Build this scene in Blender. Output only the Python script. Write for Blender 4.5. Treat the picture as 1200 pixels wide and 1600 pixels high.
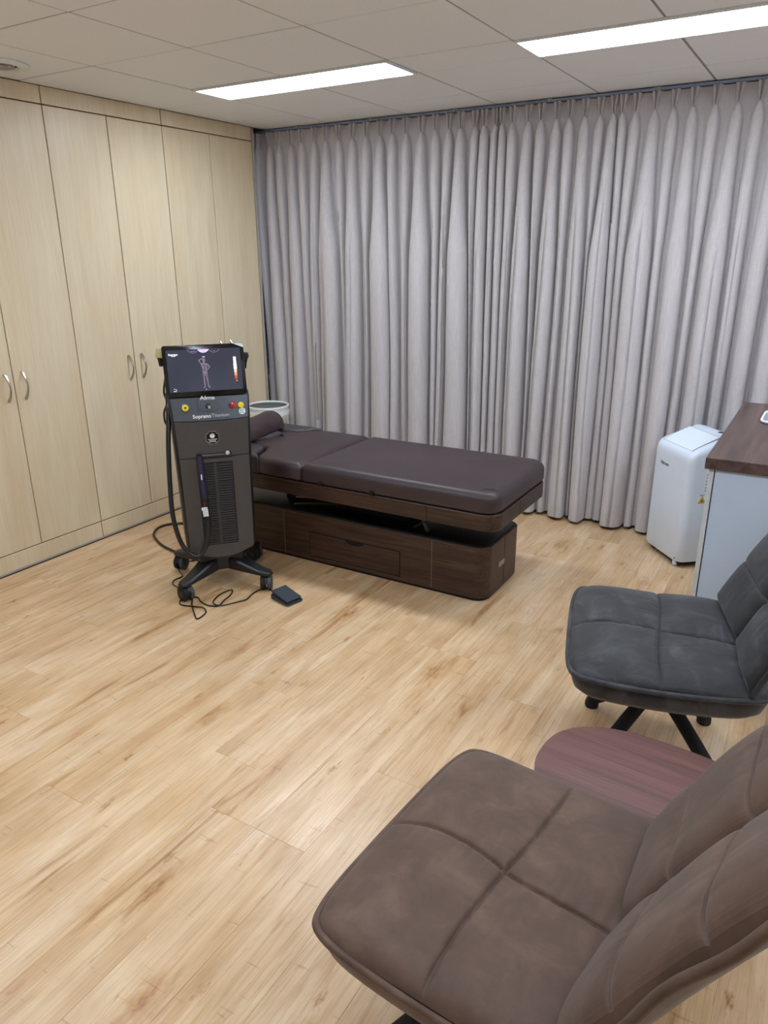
import bpy, bmesh, math, random
from mathutils import Vector, Matrix, noise
random.seed(7)
PI = math.pi
sc = bpy.context.scene
for o in list(bpy.data.objects):
    bpy.data.objects.remove(o, do_unlink=True)
COL = sc.collection

# ------------------------------------------------------------------ camera
H = 2.4816                      # ceiling height
yaw, pitch, roll = -0.5409, -0.3422, -0.0068
fwd = Vector((math.sin(yaw)*math.cos(pitch), math.cos(yaw)*math.cos(pitch), math.sin(pitch)))
right = Vector((math.cos(yaw), -math.sin(yaw), 0))
upv = right.cross(fwd)
r_ = right*math.cos(roll) + upv*math.sin(roll)
u_ = -right*math.sin(roll) + upv*math.cos(roll)
cam = bpy.data.cameras.new('camera')
cam.sensor_fit = 'VERTICAL'
cam.sensor_height = 36
cam.sensor_width = 27
cam.lens = 1148.47*36/1600
cam.clip_start = 0.02
camo = bpy.data.objects.new('camera', cam)
M = Matrix((r_, u_, -fwd)).transposed().to_4x4()
M.translation = Vector((0, 0, 1.6774))
camo.matrix_world = M
COL.objects.link(camo)
sc.camera = camo

# ------------------------------------------------------------------ world, exposure
w = bpy.data.worlds.new('world')
sc.world = w
w.use_nodes = True
w.node_tree.nodes['Background'].inputs[0].default_value = (0.9, 0.95, 1, 1)
w.node_tree.nodes['Background'].inputs[1].default_value = 0.05
sc.view_settings.view_transform = 'Standard'
sc.view_settings.look = 'None'
sc.view_settings.exposure = 0.57
sc.view_settings.gamma = 1
sc.view_settings.use_curve_mapping = False
LIGHT = 17.0                     # emission of the ceiling light panels

# ------------------------------------------------------------------ materials
def lin(c):
    if isinstance(c, str):
        c = [int(c[i:i+2], 16)/255 for i in (0, 2, 4)]
    return tuple(x/12.92 if x <= 0.04045 else ((x+0.055)/1.055)**2.4 for x in c) + (1,)
MATS = {}
class NT:
    def __init__(s, name):
        s.m = bpy.data.materials.new(name); s.m.use_nodes = True
        s.t = s.m.node_tree; s.b = s.t.nodes['Principled BSDF']; MATS[name] = s.m
    def n(s, typ, **k):
        nd = s.t.nodes.new(typ)
        for a, v in k.items():
            if a.startswith('i_'):
                nd.inputs[a[2:].replace('_', ' ')].default_value = v
            else:
                setattr(nd, a, v)
        return nd
    def l(s, a, b): s.t.links.new(a, b)
    def coords(s, scale=(1, 1, 1), rand=False, kind='Object'):
        tc = s.n('ShaderNodeTexCoord'); mp = s.n('ShaderNodeMapping'); mp.inputs['Scale'].default_value = scale
        src = tc.outputs[kind]
        if rand:
            oi = s.n('ShaderNodeObjectInfo'); ml = s.n('ShaderNodeVectorMath', operation='MULTIPLY_ADD')
            cb = s.n('ShaderNodeCombineXYZ')
            for i in range(3): s.l(oi.outputs['Random'], cb.inputs[i])
            ml.inputs[1].default_value = (37.3, 91.7, 13.1)
            s.l(cb.outputs[0], ml.inputs[0]); s.l(src, ml.inputs[2]); src = ml.outputs[0]
        s.l(src, mp.inputs[0]); return mp.outputs[0]
    def noise(s, vec, scale, detail=4, rough=.55, dist=0):
        nd = s.n('ShaderNodeTexNoise'); nd.inputs['Scale'].default_value = scale; nd.inputs['Detail'].default_value = detail
        nd.inputs['Roughness'].default_value = rough; nd.inputs['Distortion'].default_value = dist
        s.l(vec, nd.inputs['Vector']); return nd.outputs['Fac']
    def ramp(s, fac, stops):
        r = s.n('ShaderNodeValToRGB'); e = r.color_ramp.elements
        while len(e) < len(stops): e.new(.5)
        for el, (p, c) in zip(e, stops): el.position = p; el.color = c if len(c) == 4 else lin(c)
        s.l(fac, r.inputs[0]); return r.outputs[0]
    def mix(s, fac, a, b, mode='MIX'):
        m = s.n('ShaderNodeMix', data_type='RGBA', blend_type=mode)
        for sock, v in ((m.inputs[0], fac), (m.inputs[6], a), (m.inputs[7], b)):
            if hasattr(v, 'is_linked'): s.l(v, sock)
            else: sock.default_value = v
        return m.outputs[2]
    def color(s, c):
        if hasattr(c, 'is_linked'): s.l(c, s.b.inputs['Base Color'])
        else: s.b.inputs['Base Color'].default_value = c
    def set(s, rough=None, metal=None, spec=None, coat=None, sheen=None):
        for k, v in (('Roughness', rough), ('Metallic', metal), ('Specular IOR Level', spec), ('Coat Weight', coat), ('Sheen Weight', sheen)):
            if v is not None: s.b.inputs[k].default_value = v
    def bump(s, h, strength=.2, dist=.002):
        b = s.n('ShaderNodeBump'); b.inputs['Strength'].default_value = strength; b.inputs['Distance'].default_value = dist
        s.l(h, b.inputs['Height']); s.l(b.outputs[0], s.b.inputs['Normal'])
def plain(name, c, rough=.5, metal=0, spec=.5, var=.06, scale=30, bump=0, coat=0):
    t = NT(name); v = t.coords(); f = t.noise(v, scale, 3)
    L = lin(c); lo = tuple(x*(1-var) for x in L[:3])+(1,); hi = tuple(min(1, x*(1+var)) for x in L[:3])+(1,)
    t.color(t.ramp(f, [(.3, lo), (.7, hi)])); t.set(rough, metal, spec, coat)
    if bump: t.bump(f, bump, .001)
    return t.m
def emis(name, c, s):
    t = NT(name); t.color((0, 0, 0, 1)); t.b.inputs['Emission Color'].default_value = lin(c); t.b.inputs['Emission Strength'].default_value = s
    t.set(.4, 0, .2); return t.m
def woodmat(name, light, mid, dark, axis, fine=1.0, rough=.45, rand=True, coat=0, contrast=1.0):
    t = NT(name); sc_ = [9.0*fine]*3; sc_[axis] = .55*fine
    v = t.coords(tuple(sc_), rand)
    g = t.noise(v, 2.2, 6, .6, .6); fsc = [60*fine]*3; fsc[axis] = 1.2*fine
    f = t.noise(t.coords(tuple(fsc), rand), 2.0, 3, .6)
    c1 = t.ramp(g, [(.30, dark), (.48, mid), (.68, light)])
    c2 = t.ramp(f, [(.32, (1-.38*contrast,)*3+(1,)), (.58, (1, 1, 1, 1))])
    t.color(t.mix(1.0, c1, c2, 'MULTIPLY')); t.set(rough, 0, .45, coat); t.bump(f, .08, .0006)
    return t.m
# oak planks
def oak():
    t = NT('oak_plank')
    big = t.noise(t.coords((6, .8, 6), True), 1.5, 5, .62, .7)
    fine = t.noise(t.coords((85, 2.2, 85), True), 1.5, 4, .65)
    mott = t.noise(t.coords((4, 2.2, 4), True), 1.6, 4, .55, .5)
    streak = t.noise(t.coords((11, 1.0, 11), True), 1.25, 4, .55, 1.4)
    cross = t.noise(t.coords((7, 60, 7), True), 1.2, 3, .5, .4)
    streak2 = t.noise(t.coords((26, 2.6, 26), True), 1.2, 4, .6, 2.4)
    c = t.ramp(big, [(.28, 'c39b70'), (.42, 'd0ad82'), (.56, 'dabb94'), (.74, 'e4ccac')])
    c = t.mix(1.0, c, t.ramp(fine, [(.30, (.80, .77, .73, 1)), (.55, (1, 1, 1, 1))]), 'MULTIPLY')
    c = t.mix(1.0, c, t.ramp(mott, [(.30, (.87, .83, .78, 1)), (.62, (1.04, 1.05, 1.06, 1))]), 'MULTIPLY')
    c = t.mix(1.0, c, t.ramp(streak, [(.27, (.58, .45, .34, 1)), (.35, (.86, .79, .71, 1)), (.45, (1, 1, 1, 1))]), 'MULTIPLY')
    c = t.mix(1.0, c, t.ramp(streak2, [(.25, (.58, .44, .32, 1)), (.32, (.90, .83, .75, 1)), (.37, (1, 1, 1, 1))]), 'MULTIPLY')
    c = t.mix(1.0, c, t.ramp(cross, [(.27, (.82, .75, .67, 1)), (.33, (1, 1, 1, 1)), (.70, (1, 1, 1, 1)), (.78, (1.10, 1.11, 1.12, 1))]), 'MULTIPLY')
    def knots(scale, gate_at, r0, r1, r2, core):
        vv = t.n('ShaderNodeTexVoronoi', feature='F1'); vv.inputs['Scale'].default_value = 1.0
        dn = t.n('ShaderNodeTexNoise'); dn.inputs['Scale'].default_value = 7
        base = t.coords(scale, True); t.l(base, dn.inputs['Vector'])
        md = t.n('ShaderNodeVectorMath', operation='MULTIPLY_ADD'); md.inputs[1].default_value = (.6, .6, 0)
        t.l(dn.outputs['Color'], md.inputs[0]); t.l(base, md.inputs[2]); t.l(md.outputs[0], vv.inputs['Vector'])
        sep = t.n('ShaderNodeSeparateColor'); t.l(vv.outputs['Color'], sep.inputs[0])
        gate = t.n('ShaderNodeMath', operation='GREATER_THAN'); gate.inputs[1].default_value = gate_at; t.l(sep.outputs[0], gate.inputs[0])
        kn = t.ramp(vv.outputs['Distance'], [(r0, core), (r1, (.80, .68, .56, 1)), (r2, (1, 1, 1, 1))])
        return t.mix(gate.outputs[0], (1, 1, 1, 1), kn)
    c = t.mix(1.0, c, knots((8, 3.0, 1), .80, .02, .11, .36, (.46, .33, .22, 1)), 'MULTIPLY')
    c = t.mix(1.0, c, knots((19, 7, 1), .87, .03, .12, .24, (.46, .34, .23, 1)), 'MULTIPLY')
    oi = t.n('ShaderNodeObjectInfo'); tone = t.ramp(oi.outputs['Random'], [(0, (.95, .94, .93, 1)), (1, (1.03, 1.03, 1.04, 1))])
    c = t.mix(1.0, c, tone, 'MULTIPLY')
    t.color(c); t.set(.34, 0, .75); t.bump(fine, .05, .0004); return t.m
oak()
def maple():
    t = NT('maple'); g = t.noise(t.coords((5, 5, .7), True), 1.5, 5, .6, .4); f = t.noise(t.coords((70, 70, 2.5), True), 1.5, 3)
    c = t.ramp(g, [(.3, 'd7c3a0'), (.5, 'dccbab'), (.72, 'e2d3b6')])
    c = t.mix(1.0, c, t.ramp(f, [(.3, (.93, .92, .9, 1)), (.6, (1, 1, 1, 1))]), 'MULTIPLY')
    t.color(c); t.set(.38, 0, .45)
maple()
woodmat('walnut_dark', '4d3528', '3b271d', '291812', 0, 2.2, .42, True, 0, 1.4)
woodmat('walnut_top', '6c554f', '57433e', '43312d', 1, .9, .36, True, 0, .6)
woodmat('red_oak', '6e473f', '633e37', '51302a', 0, 1.3, .42, True, 0, .6)
def fabric(name, c, c2, sc=220):
    t = NT(name); v = t.coords(); f = t.noise(v, 5, 4, .6); g = t.noise(v, sc, 2)
    t.color(t.ramp(f, [(.3, c), (.7, c2)])); t.set(.85, 0, .25, sheen=.25); t.bump(g, .15, .0006); return t.m
def suede(name, dark, mid, light):
    t = NT(name); v = t.coords((1, 1, 1), True)
    f = t.noise(v, 9, 7, .62, .7); h = t.noise(v, 34, 4, .6, .4); g = t.noise(v, 420, 2)
    c = t.ramp(f, [(.30, dark), (.5, mid), (.72, light)])
    c = t.mix(1.0, c, t.ramp(h, [(.3, (.88, .88, .88, 1)), (.65, (1.05, 1.05, 1.05, 1))]), 'MULTIPLY')
    t.color(c); t.set(.62, 0, .35, sheen=.15); t.bump(h, .22, .002); return t.m
suede('suede_brown', '4a372b', '553f32', '654f40')
suede('suede_grey', '19191b', '27272a', '46474c')
def curtainmat():
    t = NT('curtain_cloth'); f = t.noise(t.coords((260, 260, 9)), 1, 4, .7); g = t.noise(t.coords((30, 30, 700)), 1, 2)
    c = t.ramp(f, [(.3, 'b5afaf'), (.7, 'cbc5c6')])
    c = t.mix(1.0, c, t.ramp(g, [(.3, (.94, .94, .94, 1)), (.7, (1.03, 1.03, 1.03, 1))]), 'MULTIPLY')
    t.color(c); t.set(.9, 0, .15, sheen=.2); t.bump(g, .1, .0005)
curtainmat()
def leather():
    t = NT('leather_brown'); v = t.coords(); f = t.noise(v, 260, 3); g = t.noise(v, 4, 3)
    t.color(t.ramp(g, [(.3, '34282a'), (.7, '3d3032')])); t.set(.43, 0, .45); t.bump(f, .12, .0006)
leather()
plain('leather_dark', '3a3436', .46, var=.08, scale=6)
plain('ceiling_tile', 'eceef0', .9, 0, .2, .02, 120, .05)
plain('ceiling_grid', 'a9a49d', .6, 0, .3, .02)
plain('grid_dark', '98938c', .7, 0, .3, .04)
plain('wall_white', 'edebe7', .85, 0, .2, .02, 8)
plain('door_gap', '6a5138', .8, 0, .2)
plain('frame_grey', 'a9a39a', .5)
plain('nickel', 'b9b4aa', .28, 1.0, .5, .03)
plain('black_plastic', '141517', .42, 0, .5, .1)
plain('black_gloss', '0a0b0d', .16, 0, .5, .1)
plain('black_matte', '101012', .7, 0, .3, .1)
plain('pedal_slate', '2a313a', .5, 0, .5, .12, 90)
plain('rubber', '1d1e20', .65, 0, .3, .1)
plain('grey_tread', '47494c', .6, 0, .3, .1)
plain('hose_black', '131416', .3, 0, .5, .1)
plain('titanium', '474443', .42, .15, .45, .04, 60)
plain('console_grey', '5c626b', .28, .55, .5, .04)
plain('slat_grey', '343233', .45, .1, .4, .05)
plain('recess_dark', '121213', .6)
plain('yellow_button', 'e8d000', .3, 0, .5, .05)
plain('yellow_dark', '6d5f00', .4)
plain('red_button', 'b00c22', .2, 0, .6, .08, coat=.5)
plain('chrome', 'c9ccd0', .12, 1.0)
plain('white_print', 'e6e6e6', .5, 0, .4, .02)
plain('silver_print', 'c4c6ca', .35, .5, .5, .02)
plain('paper_white', 'dfe9ea', .6, 0, .3, .05, 300)
plain('paper_ink', '5a6468', .6)
plain('beige_plastic', 'b9a878', .4, 0, .5, .05)
plain('purple_sleeve', '231d3d', .35, 0, .5, .1)
plain('red_tie', '7d1a2c', .5)
plain('white_plastic', 'd5dfec', .32, 0, .5, .015, 12)
plain('white_lid', 'dde6ee', .30, 0, .5, .012, 12)
plain('white_bin', 'e2e4e4', .35, 0, .5, .02)
plain('bin_inside', '5c5f58', .55, 0, .4, .05)
plain('cabinet_white', 'bccadc', .45, 0, .4, .015, 6)
plain('cabinet_edge', 'c9ccce', .5)
plain('gap_dark', '3a3f45', .7)
plain('tray_glass', '98a2ac', .15, 0, .5, .05)
plain('track_blue', '8d9dbb', .4, .4, .5, .04)
plain('cable_white', 'd8dada', .5)
plain('light_frame', 'dfe3e6', .4)
plain('plate_silver', '9a8f88', .35, .6)
plain('brass_line', '7b6550', .4, .5)
plain('logo_grey', '6d7278', .4)
plain('warn_black', '1c1a10', .5)
plain('warn_yellow', 'd9a80e', .5)
emis('panel_light', 'e6f1ff', LIGHT)
def screenmat():
    t = NT('screen_glow'); v = t.coords(); f = t.noise(v, 3, 2)
    t.color((.004, .004, .006, 1)); t.l(t.ramp(f, [(.3, '2b2d3a'), (.7, '343744')]), t.b.inputs['Emission Color'])
    t.b.inputs['Emission Strength'].default_value = .95; t.set(.12, 0, .5)
screenmat()
for nm, c, s in (('scr_white', 'f2f0f4', 1), ('scr_lav', 'c9b8ee', 1), ('scr_ring', '8f82b4', .9), ('scr_body', '776c7c', .9), ('scr_body_d', '5b5262', .9),
                 ('tone_0', 'fbf6f2', 1), ('tone_1', 'f8e3d8', 1), ('tone_2', 'f0c3ae', 1), ('tone_3', 'd98a68', 1), ('tone_4', 'a8543a', 1), ('tone_5', '5f3026', 1)):
    emis(nm, c, s)

# ------------------------------------------------------------------ mesh helpers
def finish(me, smooth=35):
    if smooth:
        for p in me.polygons: p.use_smooth = True
        me.set_sharp_from_angle(angle=math.radians(smooth))
    return me
def ob(name, me, mat=None, parent=None, loc=(0, 0, 0), rot=(0, 0, 0), label=None, smooth=35):
    if isinstance(me, bmesh.types.BMesh):
        b = me; me = bpy.data.meshes.new(name); bmesh.ops.recalc_face_normals(b, faces=b.faces); b.to_mesh(me); b.free(); finish(me, smooth)
    o = bpy.data.objects.new(name, me); COL.objects.link(o)
    if mat and not me.materials: me.materials.append(MATS[mat])
    if parent: o.parent = parent
    o.location = loc; o.rotation_euler = rot
    if label: o['label'] = label
    return o
def tag(o, label, cat, group=None):
    o['label'] = label; o['category'] = cat
    if group: o['group'] = group
    return o
def thing(name, label, cat, loc=(0, 0, 0), rz=0, group=None):
    o = bpy.data.objects.new(name, None); COL.objects.link(o); o.empty_display_size = .1
    o.location = loc; o.rotation_euler = (0, 0, rz); return tag(o, label, cat, group)
def struct(o): o['kind'] = 'structure'; return o
def box(x0, x1, y0, y1, z0, z1, bev=0, seg=2, bm=None):
    b = bmesh.new()
    vs = [b.verts.new((x, y, z)) for x in (x0, x1) for y in (y0, y1) for z in (z0, z1)]
    for f in ((0, 1, 3, 2), (4, 6, 7, 5), (0, 4, 5, 1), (2, 3, 7, 6), (0, 2, 6, 4), (1, 5, 7, 3)): b.faces.new([vs[i] for i in f])
    if bev: bmesh.ops.bevel(b, geom=b.edges[:], offset=bev, segments=seg, affect='EDGES', profile=.5)
    return join(bm, b)
def join(bm, b):
    if bm is None: return b
    me = bpy.data.meshes.new('t'); b.to_mesh(me); b.free(); bm.from_mesh(me); bpy.data.meshes.remove(me); return bm
def prism(pts, z0, z1, bev=0, seg=2, bm=None, axis='z', topz=None):
    b = bmesh.new(); n = len(pts)
    def P(p, z): return {'z': (p[0], p[1], z), 'y': (p[0], z, p[1]), 'x': (z, p[0], p[1])}[axis]
    lo = [b.verts.new(P(p, z0)) for p in pts]; hi = [b.verts.new(P(p, z1)) for p in pts]
    fl = b.faces.new(lo[::-1]); fh = b.faces.new(hi)
    for i in range(n): b.faces.new((lo[i], lo[(i+1) % n], hi[(i+1) % n], hi[i]))
    if bev: bmesh.ops.bevel(b, geom=list(set(fl.edges[:]+fh.edges[:])), offset=bev, segments=seg, affect='EDGES', profile=.5)
    return join(bm, b)
def loft(rings, cap0=True, cap1=True, closed=True, bm=None):
    b = bmesh.new() if bm is None else bm
    R = [[b.verts.new(p) for p in r] for r in rings]; n = len(R[0])
    for a, c in zip(R, R[1:]):
        for i in range(n if closed else n-1): b.faces.new((a[i], a[(i+1) % n], c[(i+1) % n], c[i]))
    if cap0: b.faces.new(R[0][::-1])
    if cap1: b.faces.new(R[-1])
    return b
def circ(r, n, z=0, cx=0, cy=0): return [(cx+r*math.cos(2*PI*i/n), cy+r*math.sin(2*PI*i/n), z) for i in range(n)]
def lathe(prof, n=24, bm=None, c0=True, c1=True, cx=0, cy=0):
    return loft([circ(max(r, 1e-4), n, z, cx, cy) for r, z in prof], c0, c1, True, bm)
def rrect(x0, x1, y0, y1, r, k=6):
    o = []
    for cx, cy, a in ((x1-r, y1-r, 0), (x0+r, y1-r, PI/2), (x0+r, y0+r, PI), (x1-r, y0+r, 1.5*PI)):
        for i in range(k+1): t = a+PI/2*i/k; o.append((cx+r*math.cos(t), cy+r*math.sin(t)))
    return o
def catmull(pts, k=6, closed=False):
    P = [Vector(p) for p in pts]; n = len(P); out = []
    for i in range(n if closed else n-1):
        g = (lambda j: P[j % n]) if closed else (lambda j: P[min(max(j, 0), n-1)])
        a, b, c, d = g(i-1), g(i), g(i+1), g(i+2)
        for s in range(k):
            t = s/k; out.append(.5*((2*b)+(c-a)*t+(2*a-5*b+4*c-d)*t*t+(3*b-a-3*c+d)*t**3))
    if not closed: out.append(P[-1])
    return out
def tube(pts, r, n=8, closed=False, bm=None, flat=1.0):
    P = [Vector(p) for p in pts]; m = len(P); rings = []; up = None
    for i, p in enumerate(P):
        if closed: t = (P[(i+1) % m]-P[i-1]).normalized()
        else: t = (P[min(i+1, m-1)]-P[max(i-1, 0)]).normalized()
        if up is None: up = Vector((0, 0, 1)) if abs(t.z) < .9 else Vector((1, 0, 0))
        s = t.cross(up).normalized(); up = s.cross(t).normalized()
        rr = r(i/(m-1)) if callable(r) else r
        rings.append([p+s*(rr*math.cos(2*PI*j/n))+up*(rr*flat*math.sin(2*PI*j/n)) for j in range(n)])
    if closed: rings.append(rings[0]); return loft(rings, False, False, True, bm)
    return loft(rings, True, True, True, bm)
def text(name, body, size, mat, parent, loc, rot, ext=.0006, align='CENTER', label=None, bold=0, squeeze=1.0):
    cu = bpy.data.curves.new(name, 'FONT'); cu.body = body; cu.size = size; cu.extrude = ext; cu.align_x = align; cu.align_y = 'CENTER'; cu.offset = bold
    tmp = bpy.data.objects.new('tmp', cu); COL.objects.link(tmp); bpy.context.view_layer.update()
    me = bpy.data.meshes.new_from_object(tmp.evaluated_get(bpy.context.evaluated_depsgraph_get()))
    bpy.data.objects.remove(tmp, do_unlink=True); bpy.data.curves.remove(cu)
    me.name = name
    me.materials.clear(); o = ob(name, me, mat, parent, loc, rot, label); o.scale = (squeeze, 1, 1); return o

# ------------------------------------------------------------------ room shell
XL, XR, YN, YF = -3.69, 1.75, -1.35, 4.80
flo = struct(ob('floor', box(XL-.65, XR, YN, YF, -.08, -.004), 'door_gap'))
PW, PL = .185, 1.245
col = 0
x = -1.274-PW*13
xs = []
while x < XR:
    xs.append(x); x += PW
full = None
for ci, x in enumerate(xs):
    offs = [0, .415, .83, .2, .62, 1.03][ci % 6] if ci != 13 else 0
    y = 1.343-PL*3-offs if ci % 13 else 1.343-PL*3
    xa, xb = max(x, XL-.06), min(x+PW, XR)
    if xb-xa < .02: continue
    while y < YF:
        ya, yb = max(y, YN), min(y+PL, YF)
        if yb-ya > .03:
            wdt, ln = xb-xa, yb-ya
            isfull = abs(wdt-PW) < 1e-4 and abs(ln-PL) < 1e-4
            if isfull and full: me = full
            else:
                b = box(-wdt/2+.0002, wdt/2-.0002, -ln/2+.0002, ln/2-.0002, -.0042, 0)
                top = [e for e in b.edges if all(v.co.z > -.001 for v in e.verts)]
                bmesh.ops.bevel(b, geom=top, offset=.0005, segments=1, affect='EDGES')
                me = bpy.data.meshes.new('plank'); bmesh.ops.recalc_face_normals(b, faces=b.faces); b.to_mesh(me); b.free(); me.materials.append(MATS['oak_plank'])
                if isfull: full = me
            ob('plank', me, None, flo, ((xa+xb)/2, (ya+yb)/2, 0))
        y += PL
struct(ob('wall_back', box(XL-.65, XR, YF, YF+.1, 0, H+.1), 'wall_white'))
struct(ob('wall_front', box(XL-.65, XR, YN-.1, YN, 0, H+.1), 'wall_white'))
struct(ob('wall_right', box(XR, XR+.1, YN-.1, YF+.1, 0, H+.1), 'wall_white'))
struct(ob('wall_left', box(XL-.75, XL-.65, YN-.1, YF+.1, 0, H+.1), 'wall_white'))
# ceiling: a grid with lay-in tiles
ceil = struct(ob('ceiling', box(XL-.65, XR, YN, YF, H+.02, H+.1), 'grid_dark'))
Lx = [-3.1311+.6*i for i in range(-1, 9)]
yM1, yM0, yMm, yM2 = 2.6385, 3.5632, 4.1584, 2.055
yLn = 3.262
rows = [YN, -.945, -.345, .255, .86, 1.162, 1.455, yM2, yM1, yLn, yM0, yMm, YF]
cols = [XL]+[v for v in Lx if XL+.1 < v < XR-.1]+[XR]
def light_at(i, j):
    x0, y0 = cols[i], rows[j]
    return (abs(y0-yLn) < 1e-4 or abs(y0-.86) < 1e-4) and any(a-.01 < x0 < c-.05 for a, c in LS)
LS = [(Lx[1], Lx[3]), (Lx[4], Lx[6]), (Lx[7], Lx[9])]
tiles = {}
T = .005
for i in range(len(cols)-1):
    j = 0
    while j < len(rows)-1:
        x0, x1, y0, y1 = cols[i], cols[i+1], rows[j], rows[j+1]
        if i == 0 and abs(y0-yM1) < 1e-4: y1 = rows[j+2]; j += 1
        j += 1
        if light_at(i, j-1): continue
        w_, l_ = x1-x0-2*T, y1-y0-2*T; k = (round(w_, 4), round(l_, 4))
        if k not in tiles:
            b = box(-w_/2, w_/2, -l_/2, l_/2, 0, .018)
            bmesh.ops.bevel(b, geom=[e for e in b.edges if all(v.co.z < .001 for v in e.verts)], offset=.002, segments=1, affect='EDGES')
            me = bpy.data.meshes.new('ceiling_tile'); bmesh.ops.recalc_face_normals(b, faces=b.faces); b.to_mesh(me); b.free(); me.materials.append(MATS['ceiling_tile']); tiles[k] = me
        dz = .0003*((i*7+j*3) % 5)
        ob('ceiling_tile', tiles[k], None, ceil, ((x0+x1)/2, (y0+y1)/2, H+dz))
for i, xx in enumerate(cols[1:-1]):
    wd = .0035 if i != 4 else .014
    ob('grid_bar', box(xx-wd, xx+wd, YN, YF, H+.002, H+.02), 'ceiling_grid' if i != 4 else 'grid_dark', ceil)
for yy in rows[1:-1]:
    ob('grid_bar', box(XL, XR, yy-.0035, yy+.0035, H+.003, H+.02), 'ceiling_grid', ceil)

# ceiling lights
def ceiling_light(x0, x1, y0, y1, label):
    t = thing('ceiling_light', label, 'ceiling light', ((x0+x1)/2, (y0+y1)/2, H-.004), 0, 'long ceiling light panels')
    hx, hy = (x1-x0)/2-.004, (y1-y0)/2-.004
    fr = bmesh.new()
    for a in ((-hx, hx, -hy, -hy+.012), (-hx, hx, hy-.012, hy), (-hx, -hx+.012, -hy+.012, hy-.012), (hx-.012, hx, -hy+.012, hy-.012)):
        box(a[0], a[1], a[2], a[3], -.004, .022, .0015, 1, fr)
    ob('light_frame', fr, 'light_frame', t)
    ob('diffuser', box(-hx+.012, hx-.012, -hy+.012, hy-.012, 0, .012), 'panel_light', t, smooth=0)
    return t
ceiling_light(*LS[0], yLn, yM0, 'bright ceiling light panel nearest the maple wardrobes')
ceiling_light(*LS[1], yLn, yM0, 'bright ceiling light panel cut by the right edge of the picture')
ceiling_light(*LS[0], .86, 1.162, 'ceiling light panel outside the picture, nearer the viewer on the wardrobe side')
ceiling_light(*LS[1], .86, 1.162, 'ceiling light panel outside the picture, above the viewer')
ceiling_light(*LS[2], yLn, yM0, 'ceiling light panel over the white cabinet, outside the picture')
ceiling_light(*LS[2], .86, 1.162, 'ceiling light panel outside the picture, nearest the viewer and farthest from the wardrobes')
# round vent
v = thing('ceiling_vent', 'round pale ceiling vent with dark slots above the wardrobes', 'vent', (-3.448, 2.381, H))
ob('ring', lathe([(.13, 0), (.128, -.008), (.112, -.014), (.085, -.012), (.08, 0)], 40, None, False, False), 'light_frame', v)
ob('throat', lathe([(.08, -.002), (.04, .012)], 32, None, False, True), 'recess_dark', v)
for r in (.062, .036):
    ob('louvre', lathe([(r, -.006), (r+.006, -.011), (r-.006, -.002)], 32, None, False, False), 'frame_grey', v)

# ------------------------------------------------------------------ wardrobes along the left wall
DY = [1.118, 1.528, 1.938, 2.3416, 2.7548, 3.1587, 3.5675, 3.974, 4.3916]
zt, zb = 2.3947, .1117
def handle_bm():
    pts = [(0, 0, .0)]
    path = [Vector((.002+.034*math.sin(PI*t)**.8 if 0 < t < 1 else .002, 0, -.072+.144*t)) for t in [i/18 for i in range(19)]]
    return tube(path, lambda t: .0045+.003*abs(t-.5)*2, 10)
HME = None
WL = ['maple wardrobe unit mostly outside the left edge of the picture', 'maple wardrobe unit at the left edge of the picture',
      'middle maple wardrobe unit, left of the black machine', 'maple wardrobe unit in the corner by the curtain, behind the black machine']
for k in range(4):
    a, m_, c = DY[2*k], DY[2*k+1], DY[2*k+2]
    t = thing('wardrobe', WL[k], 'wardrobe', (XL-.3, (a+c)/2, 0), 0, 'built-in maple wardrobe units'); cy = (a+c)/2
    D = .3
    def bx_(y0, y1, z0, z1, x0, x1, bev=.0015): return box(x0, x1, y0-cy, y1-cy, z0, z1, bev, 1)
    ob('body', bx_(a+.001, c-.001, .003, H-.004, -.3, D-.02), 'door_gap', t)
    ob('plinth', bx_(a+.003, c-.003, .012, zb-.003, D-.02, D-.002), 'maple', t)
    ob('plinth_seal', bx_(a+.001, c-.001, .001, .011, D-.02, D), 'frame_grey', t)
    ob('frieze_panel', bx_(a+.003, c-.003, zt+.003, H-.001, D-.02, D), 'maple', t)
    for s, (y0, y1) in enumerate(((a, m_), (m_, c))):
        d = ob('door', bx_(y0+.003, y1-.003, zb+.003, zt-.003, D-.02, D), 'maple', t)
        yh = (m_-.048 if s == 0 else m_+.052)-cy
        ob('handle', handle_bm(), 'nickel', d, (D, yh, 1.007), label='satin nickel bow handle')
ob('end_panel', box(XL-.6, XL+.004, DY[-1]+.002, DY[-1]+.022, .003, H-.004, .001, 1), 'frame_grey')
tag(bpy.data.objects['end_panel'], 'narrow grey end panel between the wardrobes and the curtain', 'panel')

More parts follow.
